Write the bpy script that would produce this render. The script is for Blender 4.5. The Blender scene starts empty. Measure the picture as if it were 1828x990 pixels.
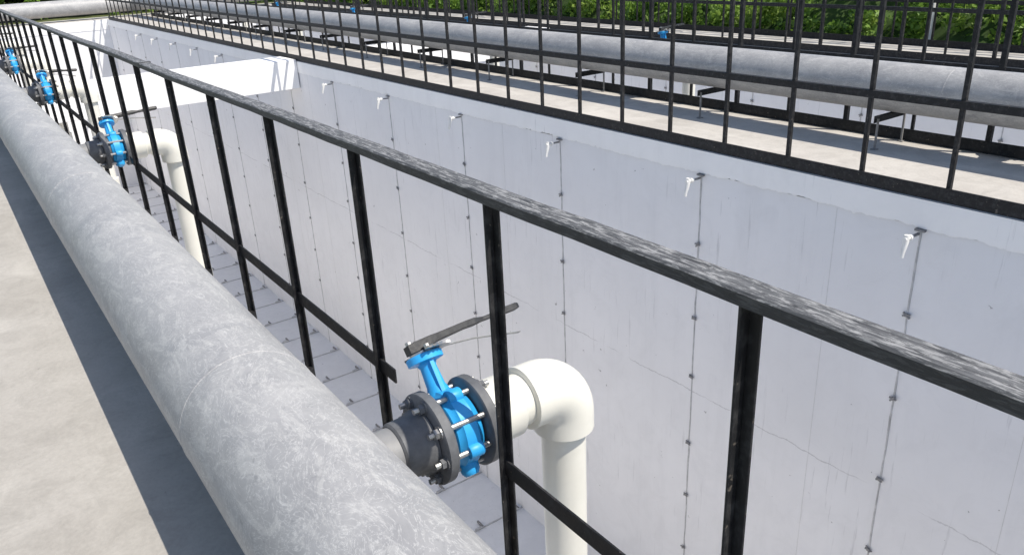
import bpy, bmesh, math, random
import numpy as np
from mathutils import Vector, Matrix
random.seed(7); np.random.seed(7)
S=0.55
scene=bpy.context.scene
def P(x,y,d): return Vector((x*S,y*S,(2.95-d)*S))
# ---------------------------------------------------------------- materials
def newmat(name):
    m=bpy.data.materials.new(name); m.use_nodes=True
    nt=m.node_tree; b=nt.nodes['Principled BSDF']
    return m,nt,b
class N:
    def __init__(s,nt):
        s.nt=nt; s.tc=nt.nodes.new('ShaderNodeTexCoord')
    def mapv(s,scale=(1,1,1)):
        m=s.nt.nodes.new('ShaderNodeMapping'); m.inputs['Scale'].default_value=scale
        s.nt.links.new(s.tc.outputs['Object'],m.inputs['Vector']); return m.outputs[0]
    def noise(s,scale,vec=None,detail=6,rough=.6,dist=0):
        n=s.nt.nodes.new('ShaderNodeTexNoise'); n.inputs['Scale'].default_value=scale
        n.inputs['Detail'].default_value=detail; n.inputs['Roughness'].default_value=rough
        n.inputs['Distortion'].default_value=dist
        s.nt.links.new(vec if vec is not None else s.tc.outputs['Object'],n.inputs['Vector']); return n.outputs['Fac']
    def ramp(s,fac,stops):
        r=s.nt.nodes.new('ShaderNodeValToRGB'); e=r.color_ramp.elements
        while len(e)<len(stops): e.new(.5)
        for i,(p,c) in enumerate(stops):
            e[i].position=p; e[i].color=(c if len(c)==4 else (*c,1)) if not isinstance(c,(int,float)) else (c,c,c,1)
        s.nt.links.new(fac,r.inputs[0]); return r.outputs[0]
    def mix(s,fac,a,b,mode='MIX'):
        m=s.nt.nodes.new('ShaderNodeMix'); m.data_type='RGBA'; m.blend_type=mode
        for sock,v in ((m.inputs[0],fac),(m.inputs[6],a),(m.inputs[7],b)):
            if isinstance(v,(int,float)): sock.default_value=v
            elif isinstance(v,tuple): sock.default_value=(*v,1)
            else: s.nt.links.new(v,sock)
        return m.outputs[2]
    def math(s,op,a,b=0.0,c=0.0):
        m=s.nt.nodes.new('ShaderNodeMath'); m.operation=op
        for i,v in enumerate((a,b,c)):
            if isinstance(v,(int,float)): m.inputs[i].default_value=v
            else: s.nt.links.new(v,m.inputs[i])
        return m.outputs[0]
    def sep(s):
        x=s.nt.nodes.new('ShaderNodeSeparateXYZ'); s.nt.links.new(s.tc.outputs['Object'],x.inputs[0]); return x.outputs
    def bump(s,b,h,strength=.3,dist=.01):
        n=s.nt.nodes.new('ShaderNodeBump'); n.inputs['Strength'].default_value=strength; n.inputs['Distance'].default_value=dist
        s.nt.links.new(h,n.inputs['Height']); s.nt.links.new(n.outputs[0],b.inputs['Normal'])
def L(nt,a,b): nt.links.new(a,b)

def concrete(name,c1,c2):
    m,nt,b=newmat(name); n=N(nt)
    big=n.noise(.9,detail=8,rough=.65); fine=n.noise(60,detail=4); mid=n.noise(5,detail=7,rough=.72,dist=1)
    c=n.ramp(big,[(.3,c1),(.7,c2)])
    c=n.mix(n.ramp(mid,[(.45,0),(.72,.45)]),c,(c1[0]*.7,c1[1]*.7,c1[2]*.7))
    sm=n.noise(1,vec=n.mapv((2.2,.8,1)),detail=6,rough=.6,dist=1.5)
    c=n.mix(n.ramp(sm,[(.55,0),(.68,.4)]),c,(c2[0]*1.16,c2[1]*1.16,c2[2]*1.15))
    sp=n.noise(35,detail=2); c=n.mix(n.ramp(sp,[(.72,0),(.77,.5)]),c,(.2,.19,.17))
    c=n.mix(.4,c,n.ramp(fine,[(.3,.72),(.7,1.0)]),'MULTIPLY')
    L(nt,c,b.inputs['Base Color']); b.inputs['Roughness'].default_value=.9
    n.bump(b,n.math('ADD',fine,mid),.4,.004); return m
M_conc=concrete('concrete_surface',(.37,.345,.305),(.50,.475,.43))
M_conc2=concrete('concrete_surface_pale',(.46,.43,.385),(.60,.57,.52))
def wallmat(name,base,joint=True):
    m,nt,b=newmat(name); n=N(nt); sp=n.sep()
    big=n.noise(.55,detail=8,rough=.62); 
    c=n.ramp(big,[(.32,tuple(x*.92 for x in base)),(.62,base)])
    blot=n.noise(3.2,detail=8,rough=.72,dist=.8)
    c=n.mix(n.ramp(blot,[(.5,0),(.66,.35)]),c,tuple(x*.87 for x in base))
    streak=n.noise(1,vec=n.mapv((5,5,.5)),detail=8,rough=.7)
    c=n.mix(n.ramp(streak,[(.52,0),(.75,.3)]),c,tuple(x*.8 for x in base))
    streak2=n.noise(1,vec=n.mapv((24,24,1.4)),detail=4,rough=.65)
    gate=n.noise(.9,detail=3)
    c=n.mix(n.math('MULTIPLY',n.ramp(streak2,[(.61,0),(.68,.5)]),n.ramp(gate,[(.48,0),(.58,1)])),c,tuple(x*.62 for x in base))
    spot=n.noise(11,detail=3,rough=.6); c=n.mix(n.ramp(spot,[(.725,0),(.745,.7)]),c,(.28,.27,.26))
    if joint:
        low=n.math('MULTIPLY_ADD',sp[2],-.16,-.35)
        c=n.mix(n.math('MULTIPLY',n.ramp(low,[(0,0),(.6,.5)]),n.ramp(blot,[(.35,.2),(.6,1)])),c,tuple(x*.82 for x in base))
        wob=n.noise(2.5,detail=8,rough=.7); gate2=n.noise(1.4,detail=4)
        dz=n.math('ABSOLUTE',n.math('ADD',n.math('SUBTRACT',sp[2],(2.95-7.14)*S+.04),n.math('MULTIPLY',n.math('SUBTRACT',wob,.5),.12)))
        ln=n.math('MULTIPLY',n.math('LESS_THAN',dz,.005),n.ramp(gate2,[(.42,0),(.5,.5)]))
        c=n.mix(ln,c,(.36,.35,.35))
    L(nt,c,b.inputs['Base Color']); b.inputs['Roughness'].default_value=.75
    n.bump(b,n.noise(9,detail=9,rough=.72),.28,.008); return m
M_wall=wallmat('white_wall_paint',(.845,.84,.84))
M_edge=wallmat('white_edge_paint',(.97,.955,.93),False)
def simple(name,c,rough=.5,metal=0,var=.15,vs=12,bump=0,bs=60):
    m,nt,b=newmat(name); n=N(nt)
    f=n.noise(vs,detail=6,rough=.65)
    L(nt,n.ramp(f,[(.3,tuple(x*(1-var) for x in c)),(.7,tuple(min(1,x*(1+var)) for x in c))]),b.inputs['Base Color'])
    b.inputs['Roughness'].default_value=rough; b.inputs['Metallic'].default_value=metal
    if bump: n.bump(b,n.noise(bs,detail=4),bump,.003)
    return m
def blackpaint(name,stretch,worn):
    m,nt,b=newmat(name); n=N(nt)
    f=n.noise(1,vec=n.mapv(stretch),detail=8,rough=.75)
    g=n.noise(5,detail=5)
    c=n.mix(n.ramp(f,[(.5-.12*worn,0),(.68,.75*worn)]),(.013,.013,.014),(.24,.235,.23))
    c=n.mix(n.ramp(g,[(.62,0),(.8,.4*worn)]),c,(.2,.19,.18))
    sp=n.noise(45,detail=2); c=n.mix(n.ramp(sp,[(.68,0),(.72,.5)]),c,(.2,.17,.14))
    L(nt,c,b.inputs['Base Color'])
    L(nt,n.ramp(f,[(.4,.5),(.7,.8)]),b.inputs['Roughness']); b.inputs['Specular IOR Level'].default_value=.3
    n.bump(b,f,.35,.002); return m
M_black=blackpaint('black_paint',(25,25,25),.22)
m,nt,b=newmat('worn_black_paint'); n=N(nt)
f=n.noise(1,vec=n.mapv((60,12,60)),detail=9,rough=.8,dist=.6); f2=n.noise(1,vec=n.mapv((150,22,150)),detail=6,rough=.75,dist=.5); g=n.noise(3,detail=6,rough=.7)
geo=nt.nodes.new('ShaderNodeNewGeometry'); sx=nt.nodes.new('ShaderNodeSeparateXYZ'); L(nt,geo.outputs['True Normal'],sx.inputs[0])
topm=n.ramp(sx.outputs[2],[(.4,.12),(.8,1)])
wear=n.math('MULTIPLY',n.math('MULTIPLY',n.ramp(f,[(.34,.15),(.54,1)]),n.ramp(g,[(.32,.55),(.55,1)])),topm)
c=n.mix(n.math('MULTIPLY',wear,.85),(.025,.025,.026),(.16,.16,.16))
c=n.mix(n.math('MULTIPLY',n.ramp(f2,[(.50,0),(.58,.85)]),topm),c,(.38,.375,.365))
L(nt,c,b.inputs['Base Color']); b.inputs['Roughness'].default_value=.6; b.inputs['Specular IOR Level'].default_value=.5
n.bump(b,n.math('ADD',f,f2),.6,.003); M_rail=m
m,nt,b=newmat('grey_pipe'); n=N(nt)
a=n.noise(2.2,detail=8,rough=.7,dist=1.2); c2=n.noise(1,vec=n.mapv((9,3,9)),detail=8,rough=.75,dist=2.5); fine=n.noise(40,detail=5,rough=.7)
c=n.ramp(a,[(.3,(.29,.287,.288)),(.52,(.375,.37,.365)),(.72,(.465,.457,.443))])
c=n.mix(n.ramp(c2,[(.52,0),(.6,.5),(.72,.05)]),c,(.57,.56,.53))
c=n.mix(.25,c,n.ramp(fine,[(.3,.7),(.7,1.0)]),'MULTIPLY')
w=n.noise(1,vec=n.mapv((14,8,14)),detail=6,rough=.6,dist=4)
c=n.mix(n.ramp(w,[(.48,0),(.5,.6),(.52,0)]),c,(.66,.65,.62))
w2=n.noise(1,vec=n.mapv((22,16,22)),detail=4,rough=.6,dist=3)
c=n.mix(n.ramp(w2,[(.62,0),(.7,.4)]),c,(.2,.2,.2))
L(nt,c,b.inputs['Base Color']); L(nt,n.ramp(a,[(.3,.4),(.7,.58)]),b.inputs['Roughness']); n.bump(b,n.math('ADD',c2,n.math('MULTIPLY',w,.6)),.22,.005)
M_pipe=m
M_blue=simple('blue_enamel',(.03,.37,.76),.45,0,.12,10,.08)
M_cream=simple('cream_pvc',(.76,.735,.645),.42,0,.06,4,.03)
M_dgrey=simple('dark_grey_flange',(.12,.123,.127),.6,0,.35,15,.15)
M_lgrey=simple('grey_pvc',(.23,.23,.228),.55,0,.2,8)
M_steel=simple('galvanised_steel',(.45,.44,.42),.4,.85,.2,30)
M_lever=simple('lever_black',(.03,.03,.03),.5,.1,.5,60,.4,90)
M_seam=simple('tie_strip_grey',(.50,.495,.485),.8,0,.3,9)
M_joint=simple('joint_grey',(.66,.655,.64),.8,0,.12,14)
M_tie=simple('tie_metal',(.24,.235,.23),.7,.1,.3,30)
M_tapw=simple('tap_white',(.80,.79,.75),.5,0,.06)
M_grass=simple('grass',(.10,.12,.035),.95,0,.6,4,.6,30)
m,nt,b=newmat('leaf_green'); n=N(nt)
v=n.noise(1.1,detail=3); v2=n.noise(18,detail=2)
c=n.ramp(v,[(.3,(.10,.22,.03)),(.5,(.20,.34,.05)),(.72,(.36,.43,.10))])
c=n.mix(n.ramp(v2,[(.35,0),(.65,.6)]),c,(.30,.47,.09))
L(nt,c,b.inputs['Base Color']); b.inputs['Roughness'].default_value=.5
tr=nt.nodes.new('ShaderNodeBsdfTranslucent'); L(nt,c,tr.inputs[0]); ms=nt.nodes.new('ShaderNodeMixShader'); ms.inputs[0].default_value=.4
L(nt,b.outputs[0],ms.inputs[1]); L(nt,tr.outputs[0],ms.inputs[2]); L(nt,ms.outputs[0],nt.nodes['Material Output'].inputs[0])
M_leaf=m
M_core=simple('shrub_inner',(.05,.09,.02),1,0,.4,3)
# ---------------------------------------------------------------- mesh builder
class MB:
    def __init__(s): s.v=[]; s.f=[]; s.m=[]; s.mats=[]; s.T=Matrix.Identity(4)
    def mi(s,mat):
        if mat not in s.mats: s.mats.append(mat)
        return s.mats.index(mat)
    def add(s,vs,fs,mat):
        o=len(s.v); k=s.mi(mat)
        s.v+= [tuple(s.T@Vector(q)) for q in vs]
        s.f+= [tuple(o+i for i in f) for f in fs]; s.m+=[k]*len(fs)
    def box(s,a,b,mat):
        x0,x1=sorted((a[0],b[0]));y0,y1=sorted((a[1],b[1]));z0,z1=sorted((a[2],b[2]))
        vs=[(x0,y0,z0),(x1,y0,z0),(x1,y1,z0),(x0,y1,z0),(x0,y0,z1),(x1,y0,z1),(x1,y1,z1),(x0,y1,z1)]
        s.add(vs,[(0,3,2,1),(4,5,6,7),(0,1,5,4),(1,2,6,5),(2,3,7,6),(3,0,4,7)],mat)
    def sweep(s,pts,radii,mat,seg=24,cap=True):
        pts=[Vector(p) for p in pts]; 
        if isinstance(radii,(int,float)): radii=[radii]*len(pts)
        t=(pts[1]-pts[0]).normalized(); up=Vector((0,0,1)) if abs(t.z)<.9 else Vector((0,1,0))
        u=t.cross(up).normalized(); vs=[];fs=[]
        for i,p in enumerate(pts):
            if i==0: tt=(pts[1]-pts[0])
            elif i==len(pts)-1: tt=pts[-1]-pts[-2]
            else: tt=(pts[i+1]-pts[i]).normalized()+(pts[i]-pts[i-1]).normalized()
            if tt.length<1e-9: tt=t
            tt.normalize(); u=(u-tt*u.dot(tt)).normalized(); w=tt.cross(u)
            for k in range(seg):
                a=2*math.pi*k/seg; vs.append(p+(u*math.cos(a)+w*math.sin(a))*radii[i])
        for i in range(len(pts)-1):
            for k in range(seg):
                k2=(k+1)%seg; fs.append((i*seg+k,i*seg+k2,(i+1)*seg+k2,(i+1)*seg+k))
        if cap:
            fs.append(tuple(reversed(range(seg)))); o=(len(pts)-1)*seg; fs.append(tuple(o+k for k in range(seg)))
        s.add(vs,fs,mat)
    def lathe(s,p0,axis,prof,mat,seg=32):
        axis=Vector(axis).normalized(); up=Vector((0,0,1)) if abs(axis.z)<.9 else Vector((0,1,0))
        u=axis.cross(up).normalized(); w=axis.cross(u); vs=[];fs=[]; p0=Vector(p0)
        for (h,r) in prof:
            for k in range(seg):
                a=2*math.pi*k/seg; vs.append(p0+axis*h+(u*math.cos(a)+w*math.sin(a))*r)
        nP=len(prof)
        for i in range(nP-1):
            for k in range(seg):
                k2=(k+1)%seg; fs.append((i*seg+k,(i+1)*seg+k,(i+1)*seg+k2,i*seg+k2)[::-1])
        fs.append(tuple(range(seg))[::-1]); fs.append(tuple((nP-1)*seg+k for k in range(seg)))
        s.add(vs,fs,mat)
    def obj(s,name,parent=None,smooth=False,bevel=0,ang=35):
        me=bpy.data.meshes.new(name); me.from_pydata(s.v,[],s.f); 
        for mt in s.mats: me.materials.append(mt)
        me.polygons.foreach_set('material_index',s.m)
        if smooth:
            me.polygons.foreach_set('use_smooth',[True]*len(s.f)); me.set_sharp_from_angle(angle=math.radians(ang))
        me.update(); o=bpy.data.objects.new(name,me); scene.collection.objects.link(o)
        if parent: o.parent=parent
        if bevel:
            md=o.modifiers.new('bevel','BEVEL'); md.width=bevel; md.segments=2; md.limit_method='ANGLE'
        return o
def empty(name):
    e=bpy.data.objects.new(name,None); scene.collection.objects.link(e); e.empty_display_size=.2; return e
# ---------------------------------------------------------------- layout
YB,YE=-8.0,53.0
X1,X2,X3,X4,X5=1.66,8.87,11.4,18.6,20.9
FLOOR=12.8; SLAB=.33
g=MB()
gx0,gx1,gy0,gy1=-3.2*S,(X5+.15)*S,(YB-2)*S,(YE+2.9)*S; B=1500
zg=-.06
for a,b_ in (((-B,-B),(B,gy0)),((-B,gy1),(B,B)),((-B,gy0),(gx0,gy1)),((gx1,gy0),(B,gy1))):
    g.add([(a[0],a[1],zg),(b_[0],a[1],zg),(b_[0],b_[1],zg),(a[0],b_[1],zg)],[(0,1,2,3)],M_grass)
g.obj('ground')
def slab(name,x0,x1,y0,y1,mat=M_conc):
    m=MB(); m.box(P(x0,y0,2.95),P(x1,y1,2.95+SLAB),mat); return m.obj(name,bevel=.012)
slab('concrete_walkway',-3.2,X1,YB,YE-.002,M_conc)
slab('concrete_walkway',X2,X3,YB,YE-.002,M_conc2)
slab('concrete_walkway',X4,X5+.1,YB,YE-.002,M_conc2)
slab('concrete_walkway',-3.2,X5+.1,YE,YE+2.8,M_conc2)
slab('concrete_walkway',-3.2,X5+.1,YB-2,YB-.002,M_conc2)
def jag_strip(mb,x,y0,y1,dtop,dbot,side=-1,mat=M_edge):
    nseg=int((y1-y0)*S/.02); vs=[];fs=[]; v=0
    for i in range(nseg+1):
        y=y0+(y1-y0)*i/nseg; v=.8*v+random.gauss(0,.006)
        j=v+random.gauss(0,.003)+(random.random()<.03)*random.uniform(-.03,.03)
        vs.append(P(x,y,dtop)); vs.append(P(x,y,dbot+j))
    for i in range(nseg):
        q=(2*i,2*i+1,2*i+3,2*i+2); fs.append(q)
    mb.add(vs,fs,mat)
def basin(xa,xb):
    e=empty('concrete_basin')
    m=MB(); t=1.2
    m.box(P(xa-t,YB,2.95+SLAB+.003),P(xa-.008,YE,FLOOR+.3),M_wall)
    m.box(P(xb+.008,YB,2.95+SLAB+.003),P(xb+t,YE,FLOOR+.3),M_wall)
    m.obj('side_walls',e)
    m=MB()
    m.box(P(xa-.008,YE+.008,2.95+SLAB+.003),P(xb+.008,YE+1,FLOOR+.3),M_wall)
    m.box(P(xa-.008,YB-1,2.95+SLAB+.003),P(xb+.008,YB-.008,FLOOR+.3),M_wall)
    m.obj('end_walls',e)
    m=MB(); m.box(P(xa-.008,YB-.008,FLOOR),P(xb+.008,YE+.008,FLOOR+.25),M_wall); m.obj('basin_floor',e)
    m=MB()
    jag_strip(m,xb-.012,YB,YE,2.953,3.29)
    nseg=1500; vs=[];fs=[]; v=0
    for i in range(nseg+1):
        y=YB+(YE-YB)*i/nseg; v=.85*v+random.gauss(0,.007)
        vs.append(P(xb-.012,y,2.953)-Vector((0,0,-.004))); vs.append(P(xb+.13+v+random.gauss(0,.004),y,2.953)-Vector((0,0,-.004)))
    for i in range(nseg): fs.append((2*i,2*i+1,2*i+3,2*i+2))
    m.add(vs,fs,M_edge)
    m.add([P(xa+.012,YB,2.953),P(xa+.012,YE,2.953),P(xa+.012,YE,3.29),P(xa+.012,YB,3.29)],[(0,1,2,3)],M_edge)
    m.add([P(xa+.01,YE-.012,2.953),P(xb-.01,YE-.012,2.953),P(xb-.01,YE-.012,3.5),P(xa+.01,YE-.012,3.5)],[(0,1,2,3)],M_edge)
    m.obj('painted_edge',e)
    for yb in (23.6,):
        m=MB(); m.box(P(xa-.004,yb,2.90),P(xb-.02,yb+1.3,3.75),M_edge); m.obj('cross_beam',e,bevel=.01)
    m=MB(); ys=[4.34+3.36*k for k in range(-3,15)]
    for y in ys:
        x=xb+.008
        nn=40; vs=[];fs=[]
        for i in range(nn+1):
            d=3.31+(FLOOR-3.31)*i/nn; w_=.009+random.uniform(0,.008); o_=random.gauss(0,.004)
            vs+=[P(x,y+o_-w_,d),P(x-.012,y+o_-w_*.7,d),P(x-.012,y+o_+w_*.7,d),P(x,y+o_+w_,d)]
        for i in range(nn):
            for r in range(3): fs.append((4*i+r,4*i+r+1,4*i+5+r,4*i+4+r))
        m.add(vs,fs,M_seam)
        m.box(P(x-.05,y-.06,3.305),P(x,y+.06,3.33),M_tie)
        for k in range(8):
            d=4.44+1.205*k+random.uniform(-.08,.08); rt_=random.uniform(-.5,.5)
            for s_ in (-1,1):
                for t_ in (-1,1):
                    ang=rt_+(.5*t_ if s_>0 else math.pi+.5*t_); ln=random.uniform(.042,.058)
                    m.sweep([P(x-.024,y,d),P(x-.03,y+math.cos(ang)*ln,d+math.sin(ang)*ln)],.014*S,M_tie,6)
            m.box(P(x-.04,y-.015,d-.022),P(x-.01,y+.015,d+.022),M_tie)
    for i,y in enumerate(ys):
        if i%3!=1: m.box(P(xb+.005,y+1.1+.37*(i%3),3.31),P(xb+.01,y+1.105+.37*(i%3),FLOOR),M_joint)
    m.obj('wall_tie_strips',e)
    m=MB()
    for k in range(34):
        y=YB+1.1+1.8*k
        m.box(P(xa,y-.018,FLOOR-.02),P(xb,y+.018,FLOOR+.01),M_seam)
        for i in range(7):
            x=xa+.7+i*1.05
            m.box(P(x-.11,y-.03,FLOOR-.06),P(x+.11,y+.03,FLOOR-.015),M_seam)
            m.box(P(x+.07,y-.02,FLOOR-.07),P(x+.11,y+.22,FLOOR-.02),M_tie)
    m.obj('floor_tie_strips',e)
basin(X1,X2); basin(X3,X4)
def tap(x,y):
    e=MB(); d=3.37
    e.box(P(x-.17,y-.013,d-.013),P(x+.0,y+.013,d+.013),M_tie)
    e.sweep([P(x-.15,y,d),P(x-.31,y,d)],.026*S,M_tapw,12)
    e.sweep([P(x-.27,y,d-.05),P(x-.27,y,d+.03),P(x-.285,y,d+.09),P(x-.31,y,d+.17),P(x-.315,y,d+.22)],[.028*S,.036*S,.032*S,.024*S,.022*S],M_tapw,12)
    e.lathe(P(x-.215,y,d),(1,0,0),[(0,.037*S),(.03*S,.037*S)],M_tapw,12)
    e.obj('water_tap',smooth=True)
for k in range(-1,13): tap(X2,4.34+3.36*k+.02)
# ---------------------------------------------------------------- railings
def railing(x,y0,step,yend,dtop,dmid,w=.055,base=True,gap=None,style='L'):
    e=empty('metal_railing')
    m=MB(); y=y0; i=0
    while y<yend:
        tilt=random.uniform(-.006,.006)
        if style=='L':
            a=.052; t=.011
            m.box(P(x+.02,y-a/2,dtop+.045),P(x+.02+t,y+a/2,3.2),M_black)
            m.box(P(x+.02-a*.85,y+a/2-t,dtop+.045),P(x+.0195,y+a/2+.0,3.2),M_black)
            m.box(P(X1+.002,y-.05,3.0),P(x+.0195,y+.012,3.18),M_black)
        else:
            ww=w*(1.6 if (style=='alt' and i%2==0) else 1)
            m.box(P(x-ww/2,y-ww/2+tilt,dtop),P(x+ww/2,y+ww/2+tilt,2.95),M_black)
        y+=step; i+=1
    m.obj('posts',e,bevel=.0015)
    m=MB()
    if style=='L':
        prof=[(-.054,.048),(-.054,.008),(-.046,0),(-.024,.0004),(-.019,.0022),(-.014,0),(.014,.0004),(.019,.0022),(.024,0),(.046,0),(.054,.008),(.054,.048)]
        ny=220; vs=[];fs=[]
        for k in range(ny+1):
            yy=YB+(yend-YB)*k/ny
            ox=.004*math.sin(yy*1.3)+random.gauss(0,.0009); oz=.004*math.sin(yy*.9+1)+random.gauss(0,.0009)
            for (px,pd) in prof: vs.append(P(x+px+ox,yy,dtop+pd+oz))
        q=len(prof)
        for k in range(ny):
            for r in range(q): fs.append((k*q+r,(k+1)*q+r,(k+1)*q+(r+1)%q,k*q+(r+1)%q)[::-1])
        fs.append(tuple(range(q))[::-1]); fs.append(tuple(ny*q+r for r in range(q)))
        m.add(vs,fs,M_rail)
        m.box(P(x-.06,9.05,dtop-.006),P(x+.062,9.12,dtop+.05),M_rail)
        o=m.obj('handrail',e)
        bm=bmesh.new(); bm.from_mesh(o.data); bmesh.ops.recalc_face_normals(bm,faces=bm.faces); bm.to_mesh(o.data); bm.free()
    else:
        m.box(P(x-.05,YB,dtop-.05),P(x+.05,yend,dtop),M_rail); m.obj('handrail',e,bevel=.003)
    m=MB(); segs=[(YB,yend)]
    if gap:
        segs=[];c=YB
        for (ga,gb) in gap: segs.append((c,ga)); c=gb
        segs.append((c,yend))
    for a,b_ in segs:
        if style=='L': m.box(P(x+.006,a,dmid-.048),P(x+.0192,b_,dmid+.048),M_black)
        else:
            m.box(P(x-w/2-.016,a,dmid-.045),P(x-w/2-.001,b_,dmid+.045),M_black)
            m.box(P(x-w/2-.001,a,dmid-.045),P(x+w/2+.01,b_,dmid-.032),M_black)
    m.obj('mid_rail',e,bevel=.0015)
    if base:
        m=MB(); m.box(P(x-w/2-.02,YB,2.775),P(x-w/2-.001,yend,2.942),M_black); 
        m.box(P(x-w/2-.001,YB,2.925),P(x+.1,yend,2.94),M_black); m.obj('base_rail',e,bevel=.0015)
VY1=[3.02,11.6,18.3,24.6,31]
railing(1.77,1.325-1.37*4,1.37,YE-1,.955,2.40,gap=[(v-.27,v+.86) for v in VY1],base=False,style='L')
railing(X2+.05,4.13-1.07*9,1.07,YE-.5,.6,1.84,w=.05,style='sq')
railing(X3-.06,4.84-1.07*8,1.07,YE-.5,.6,1.84,w=.042,style='alt')
railing(X4+.06,3.9-1.07*8,1.07,YE-.5,.6,1.84,w=.045,style='alt')
railing(X5-.06,4.3-1.07*8,1.07,YE-.5,.6,1.84,w=.045,style='sq')
# ---------------------------------------------------------------- pipes
def pipeline(pa,pb,r,joints,axis):
    e=empty('water_pipeline'); m=MB()
    n_=60; pts=[pa.lerp(pb,i/n_) for i in range(n_+1)]
    m.sweep(pts,r*S,M_pipe,72); m.obj('pipe_run',e,smooth=True)
    m=MB()
    for j in joints:
        c=P(pa.x/S,j,2.95-pa.z/S) if axis=='y' else Vector((j*S,pa.y,pa.z))
        ax=(0,1,0) if axis=='y' else (1,0,0)
        prof=[(-.012*S,r*S-.003),(-.006*S,r*S+.0008),(0,r*S+.002),(.006*S,r*S+.0008),(.012*S,r*S-.003)]
        m.lathe(c,ax,prof,M_pipe,72)
    m.obj('weld_beads',e,smooth=True,ang=80)
PX1,PD1,R1=.913,2.33,.385
PX2,PD2,R2=10.9,2.12,.34
pipeline(P(PX1,YB,PD1),P(PX1,YE+1.2,PD1),R1,[3.9+5.05*k for k in range(-1,10)],'y')
pipeline(P(PX2,YB,PD2),P(PX2,YE+1.2,PD2),R2,[5.2+5.05*k for k in range(-1,10)],'y')
pipeline(P(-3.2,YE+1.2,PD2+.1),P(X5,YE+1.2,PD2+.1),.44,[k*5.0 for k in range(0,5)],'x')
def support(xc,y,dc,r):
    m=MB(); d=dc+r+.01; hw=r+.07
    m.box(P(xc-hw,y-.035,d),P(xc+hw-.03,y+.035,d+.03),M_black)
    m.box(P(xc-hw,y+.02,d+.03),P(xc+hw-.03,y+.035,d+.10),M_black)
    for sx in (-hw+.04,hw-.09): 
        m.box(P(xc+sx,y-.012,d+.03),P(xc+sx+.024,y+.012,2.94),M_tie)
        m.box(P(xc+sx-.03,y-.04,2.935),P(xc+sx+.05,y+.04,2.949),M_tie)
    m.obj('pipe_support')
for k in range(-2,14): support(PX2,6.0+3.25*k,PD2,R2)
for k in range(-1,12):
    m=MB(); y=5.4+4*k; m.box(P(PX1-.2,y-.1,PD1+R1*.9),P(PX1+.16,y+.1,2.949),M_conc); m.obj('pipe_support',bevel=.006)
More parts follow.
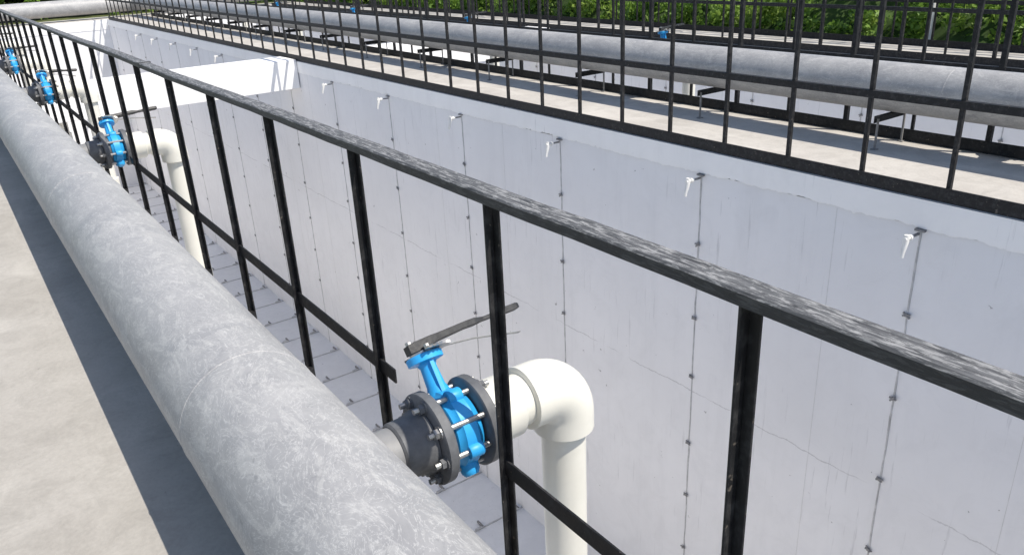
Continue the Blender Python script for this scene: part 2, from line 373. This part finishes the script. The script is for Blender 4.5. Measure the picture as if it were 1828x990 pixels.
# ---------------------------------------------------------------- valves
def valve(xm,ym,dm,xf,tilt=38,lever=0):
    e=empty('butterfly_valve'); C=P(xf,ym,dm); q=S
    R=Matrix.Translation(C)@Matrix.Rotation(-math.radians(tilt),4,'X')
    m=MB(); m.T=R
    x0=(xm-xf)*q
    m.lathe((x0,0,0),(1,0,0),[(0,.132*q),(-x0-.27*q,.132*q)],M_lgrey,40)
    m.lathe((-.34*q,0,0),(1,0,0),[(0,.138*q),(.01*q,.15*q),(.11*q,.154*q),(.13*q,.168*q),(.17*q,.172*q)],M_dgrey,40)
    m.obj('branch_stub',e,smooth=True)
    m=MB(); m.T=R
    for a in (-.165,.095):
        m.lathe((a*q,0,0),(1,0,0),[(0,.228*q),(.008*q,.242*q),(.052*q,.242*q),(.06*q,.234*q)],M_dgrey,48)
    m.lathe((-.105*q,0,0),(1,0,0),[(0,.17*q),(.03*q,.17*q)],M_dgrey,40)
    m.obj('flanges',e,smooth=True)
    m=MB(); m.T=R
    m.lathe((-.075*q,0,0),(1,0,0),[(0,.165*q),(.008*q,.18*q),(.03*q,.19*q),(.04*q,.205*q),(.115*q,.205*q),(.125*q,.19*q),(.15*q,.18*q),(.165*q,.16*q)],M_blue,48)
    for k in (1,3,5,7):
        a=math.radians(45*k); cy,cz=.2*q*math.cos(a),.2*q*math.sin(a)
        m.lathe((-.035*q,cy,cz),(1,0,0),[(0,.036*q),(.006*q,.04*q),(.074*q,.04*q),(.08*q,.036*q)],M_blue,20)
    m.lathe((.003*q,0,-.185*q),(0,0,-1),[(0,.055*q),(.05*q,.05*q),(.07*q,.036*q)],M_blue,20)
    m.lathe((.003*q,0,.165*q),(0,0,1),[(0,.08*q),(.03*q,.064*q),(.07*q,.05*q),(.175*q,.044*q),(.195*q,.055*q),(.205*q,.098*q),(.24*q,.1*q),(.245*q,.094*q)],M_blue,28)
    for s_ in (-1,1): m.box((-.008*q,s_*.04*q,.18*q),(.014*q,s_*.07*q,.365*q),M_blue)
    m.obj('valve_body',e,smooth=True)
    m=MB(); m.T=R
    for k in range(8):
        a=math.radians(45*k); cy,cz=.2*q*math.cos(a),.2*q*math.sin(a)
        m.lathe((-.225*q,cy,cz),(1,0,0),[(0,.015*q),(.44*q,.015*q)],M_steel,10)
        for a0 in (-.195,.158):
            mt=M_steel if k%3==1 else M_dgrey
            m.lathe((a0*q,cy,cz),(1,0,0),[(0,.027*q),(.028*q,.027*q)],mt,6)
            m.lathe(((a0+(.026 if a0<0 else -.004))*q,cy,cz),(1,0,0),[(0,.037*q),(.006*q,.037*q)],mt,14)
    m.obj('flange_bolts',e,smooth=True,ang=25)
    m=MB(); m.T=R@Matrix.Translation((.003*q,0,0))@Matrix.Rotation(math.radians(lever),4,'Z')
    z=.415*q
    vs=[];fs=[];K=40
    for k in range(K+1):
        a=math.radians(-110+220*k/K); rr=(.16 if k%2 else .142)*q
        for zz in (z,z+.012*q):
            vs.append((.03*q*math.cos(a),.03*q*math.sin(a),zz)); vs.append((rr*math.cos(a),rr*math.sin(a),zz))
    for k in range(K):
        o=4*k; fs+=[(o,o+4,o+5,o+1),(o+2,o+3,o+7,o+6),(o+1,o+5,o+7,o+3)]
    m.add(vs,fs,M_steel)
    m.lathe((0,0,z-.01*q),(0,0,1),[(0,.07*q),(.02*q,.07*q)],M_steel,24)
    m.lathe((0,0,z),(0,0,1),[(0,.03*q),(.075*q,.03*q)],M_steel,8)
    for s_ in (-1,1): m.lathe((0,s_*.07*q,z-.05*q),(0,0,1),[(0,.016*q),(.085*q,.016*q)],M_steel,6)
    m.obj('notch_plate',e,smooth=True,ang=25)
    m=MB(); m.T=R@Matrix.Translation((.003*q,0,z+.035*q))@Matrix.Rotation(math.radians(lever),4,'Z')@Matrix.Rotation(math.radians(-2),4,'Y')
    def bar(pts,mat):
        vs=[];fs=[]
        for (x,w_,h0,h1) in pts: vs+=[(x*q,-w_*q,h0*q),(x*q,w_*q,h0*q),(x*q,w_*q,h1*q),(x*q,-w_*q,h1*q)]
        for i in range(len(pts)-1):
            o=4*i
            for k in range(4): fs.append((o+k,o+(k+1)%4,o+4+(k+1)%4,o+4+k))
        fs.append((3,2,1,0)); o=4*(len(pts)-1); fs.append((o,o+1,o+2,o+3)); m.add(vs,fs,mat)
    bar([(-.08,.03,-.02,.03),(-.04,.04,-.02,.035),(.06,.04,-.01,.04),(.12,.036,.0,.04),(.3,.032,.01,.045),(.36,.03,.008,.045),(.42,.02,.012,.035),(.48,.02,.012,.035),(.52,.027,.005,.042),(.66,.026,.005,.042),(.68,.02,.01,.038)],M_lever)
    bar([(.1,.012,-.035,-.028),(.32,.012,-.06,-.053),(.62,.016,-.125,-.118)],M_steel)
    m.lathe((-.055*q,0,.03*q),(0,0,1),[(0,.02*q),(.02*q,.02*q)],M_steel,6)
    m.obj('lever_handle',e,bevel=.003)
    d=empty('pvc_drop_pipe'); m=MB()
    xa=xf+.155; xv=xf+.725
    m.lathe(P(xa,ym,dm),(1,0,0),[(0,.205*q),(.02*q,.205*q),(.03*q,.178*q),(.20*q,.176*q),(.21*q,.165*q),(.215*q,.145*q),(.3*q,.145*q)],M_cream,40)
    m.obj('pipe_adaptor',d,smooth=True)
    m=MB(); pts=[];rad=[]
    rb=.19; r0=.178
    pts.append(P(xv-rb-.10,ym,dm)); rad.append(r0-.012); pts.append(P(xv-rb-.095,ym,dm)); rad.append(r0)
    for k in range(0,13):
        a=math.pi/2*k/12; pts.append(P(xv-rb+rb*math.sin(a),ym,dm+rb-rb*math.cos(a))); rad.append(r0)
    pts.append(P(xv,ym,dm+rb+.095)); rad.append(r0); pts.append(P(xv,ym,dm+rb+.10)); rad.append(r0-.012)
    m.sweep(pts,[r*q for r in rad],M_cream,40); m.obj('elbow',d,smooth=True,ang=50)
    m=MB()
    m.sweep([P(xv,ym,dm+rb),P(xv,ym,11.6)],.13*q,M_cream,36)
    m.lathe(P(xv,ym,dm+1.9),(0,0,-1),[(0,.14*q),(.01*q,.168*q),(.38*q,.168*q),(.39*q,.14*q)],M_cream,36)
    m.sweep([P(xv,ym,11.5),P(xv,ym,12.79)],.16*q,M_cream,24)
    m.obj('drop_pipe',d,smooth=True)
for i,v in enumerate(VY1): valve(PX1,v,PD1-.05,1.67,38,[4,-3,10,0,5][i])
for v in (4.2,11.2,18.2,25.2,32.2,39): valve(PX2,v,PD2,11.66,25 if v<5 else 10,random.uniform(-10,20))
# ---------------------------------------------------------------- shrubs
def shrubs(name,x0,x1,y0,y1,hmax,ncl,nleaf,size):
    def H(x,y):
        return hmax*(.62+.2*np.sin(x*1.3+y*.7)+.18*np.sin(y*1.9-x*.6)+.12*np.sin(y*4.1+x*2.3))
    e=empty(name)
    nx,ny=14,int((y1-y0)/.5)+2; vs=[];fs=[]
    for i in range(nx):
        for j in range(ny):
            x=x0+(x1-x0)*i/(nx-1); y=y0+(y1-y0)*j/(ny-1)
            ed=min(1,min(i,nx-1-i)/2.0)
            vs.append((x+random.uniform(-.1,.1),y,zg-.02+max(0,(H(x,y)-.28))*ed))
    for i in range(nx-1):
        for j in range(ny-1): fs.append((i*ny+j,(i+1)*ny+j,(i+1)*ny+j+1,i*ny+j+1))
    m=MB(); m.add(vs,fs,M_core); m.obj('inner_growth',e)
    u=np.random.rand(ncl)**1.7
    if (x1-x0)>(y1-y0): cx=np.random.uniform(x0,x1,ncl); cy=y0+(y1-y0)*u; fr=(cy-y0)
    else: cx=x0+(x1-x0)*u; cy=np.random.uniform(y0,y1,ncl); fr=cx-x0
    top=H(cx,cy); fl=np.random.rand(ncl)
    cz=np.where(fr<.5,top*fl,top*(.75+.3*fl)); cr=np.random.uniform(.12,.3,ncl)
    N_=ncl*nleaf; ci=np.repeat(np.arange(ncl),nleaf)
    off=np.random.normal(size=(N_,3)); off/=np.linalg.norm(off,axis=1)[:,None]; off*=(np.random.rand(N_)**.4)[:,None]
    c=np.stack([cx[ci],cy[ci],cz[ci]],1)+off*cr[ci][:,None]*np.array([1,1,.8]); c[:,2]=np.maximum(c[:,2],zg+.02)
    a=np.random.normal(size=(N_,3))+off*.6; a/=np.linalg.norm(a,axis=1)[:,None]
    b_=np.cross(a,np.random.normal(size=(N_,3))); b_/=np.linalg.norm(b_,axis=1)[:,None]
    sz=size*np.random.uniform(.6,1.4,N_)[:,None]
    V=np.stack([c-a*sz,c+b_*sz*.5,c+a*sz,c-b_*sz*.5],1).reshape(-1,3)
    me=bpy.data.meshes.new('leaves'); me.vertices.add(len(V)); me.vertices.foreach_set('co',V.ravel())
    me.loops.add(N_*4); me.loops.foreach_set('vertex_index',np.arange(N_*4)); me.polygons.add(N_)
    me.polygons.foreach_set('loop_start',np.arange(N_)*4); me.polygons.foreach_set('loop_total',np.full(N_,4)); me.update(); me.validate()
    me.materials.append(M_leaf); o=bpy.data.objects.new('leaves',me); scene.collection.objects.link(o); o.parent=e
shrubs('shrubbery',11.85,17.0,-2,34,1.35,2400,65,.05)
shrubs('shrubbery',-14,12,32.5,40,2.2,700,50,.08)
m=MB(); m.lathe(P(21.4,11.1,2.95)-Vector((0,0,.1)),(0,0,1),[(0,.07),(.12,.065),(.3,.038),(3.0,.032),(3.02,.02)],M_tapw,16); m.obj('marker_post',smooth=True)
# ---------------------------------------------------------------- light
sun_v=Vector((.3,-.55,1)).normalized()
el=math.asin(sun_v.z); rot=math.atan2(sun_v.x,sun_v.y)
w=bpy.data.worlds.new('World'); scene.world=w; w.use_nodes=True; nt=w.node_tree
sky=nt.nodes.new('ShaderNodeTexSky'); sky.sky_type='NISHITA'; sky.sun_disc=False; sky.sun_elevation=el; sky.sun_rotation=rot
nt.links.new(sky.outputs[0],nt.nodes['Background'].inputs[0]); nt.nodes['Background'].inputs[1].default_value=.15
l=bpy.data.lights.new('sun','SUN'); l.energy=5.0; l.angle=math.radians(.5); l.color=(1,.94,.86)
lo=bpy.data.objects.new('sun',l); scene.collection.objects.link(lo); lo.rotation_mode='QUATERNION'; lo.rotation_quaternion=sun_v.to_track_quat('Z','Y')
# ---------------------------------------------------------------- camera
cam=bpy.data.cameras.new('camera'); co=bpy.data.objects.new('camera',cam); scene.collection.objects.link(co)
fw=Vector((.5236,.7570,-.3903)).normalized(); rt=Vector((.8098,-.5849,-.0476)); rt=(rt-fw*rt.dot(fw)).normalized(); up=rt.cross(fw)
Mx=Matrix((rt,up,-fw)).transposed().to_4x4(); Mx.translation=Vector((0,0,2.95*S)); co.matrix_world=Mx
cam.sensor_width=36; cam.lens=27.63; cam.clip_start=.05; cam.clip_end=4000
scene.camera=co
scene.view_settings.view_transform='Standard'; scene.view_settings.look='None'; scene.view_settings.exposure=0
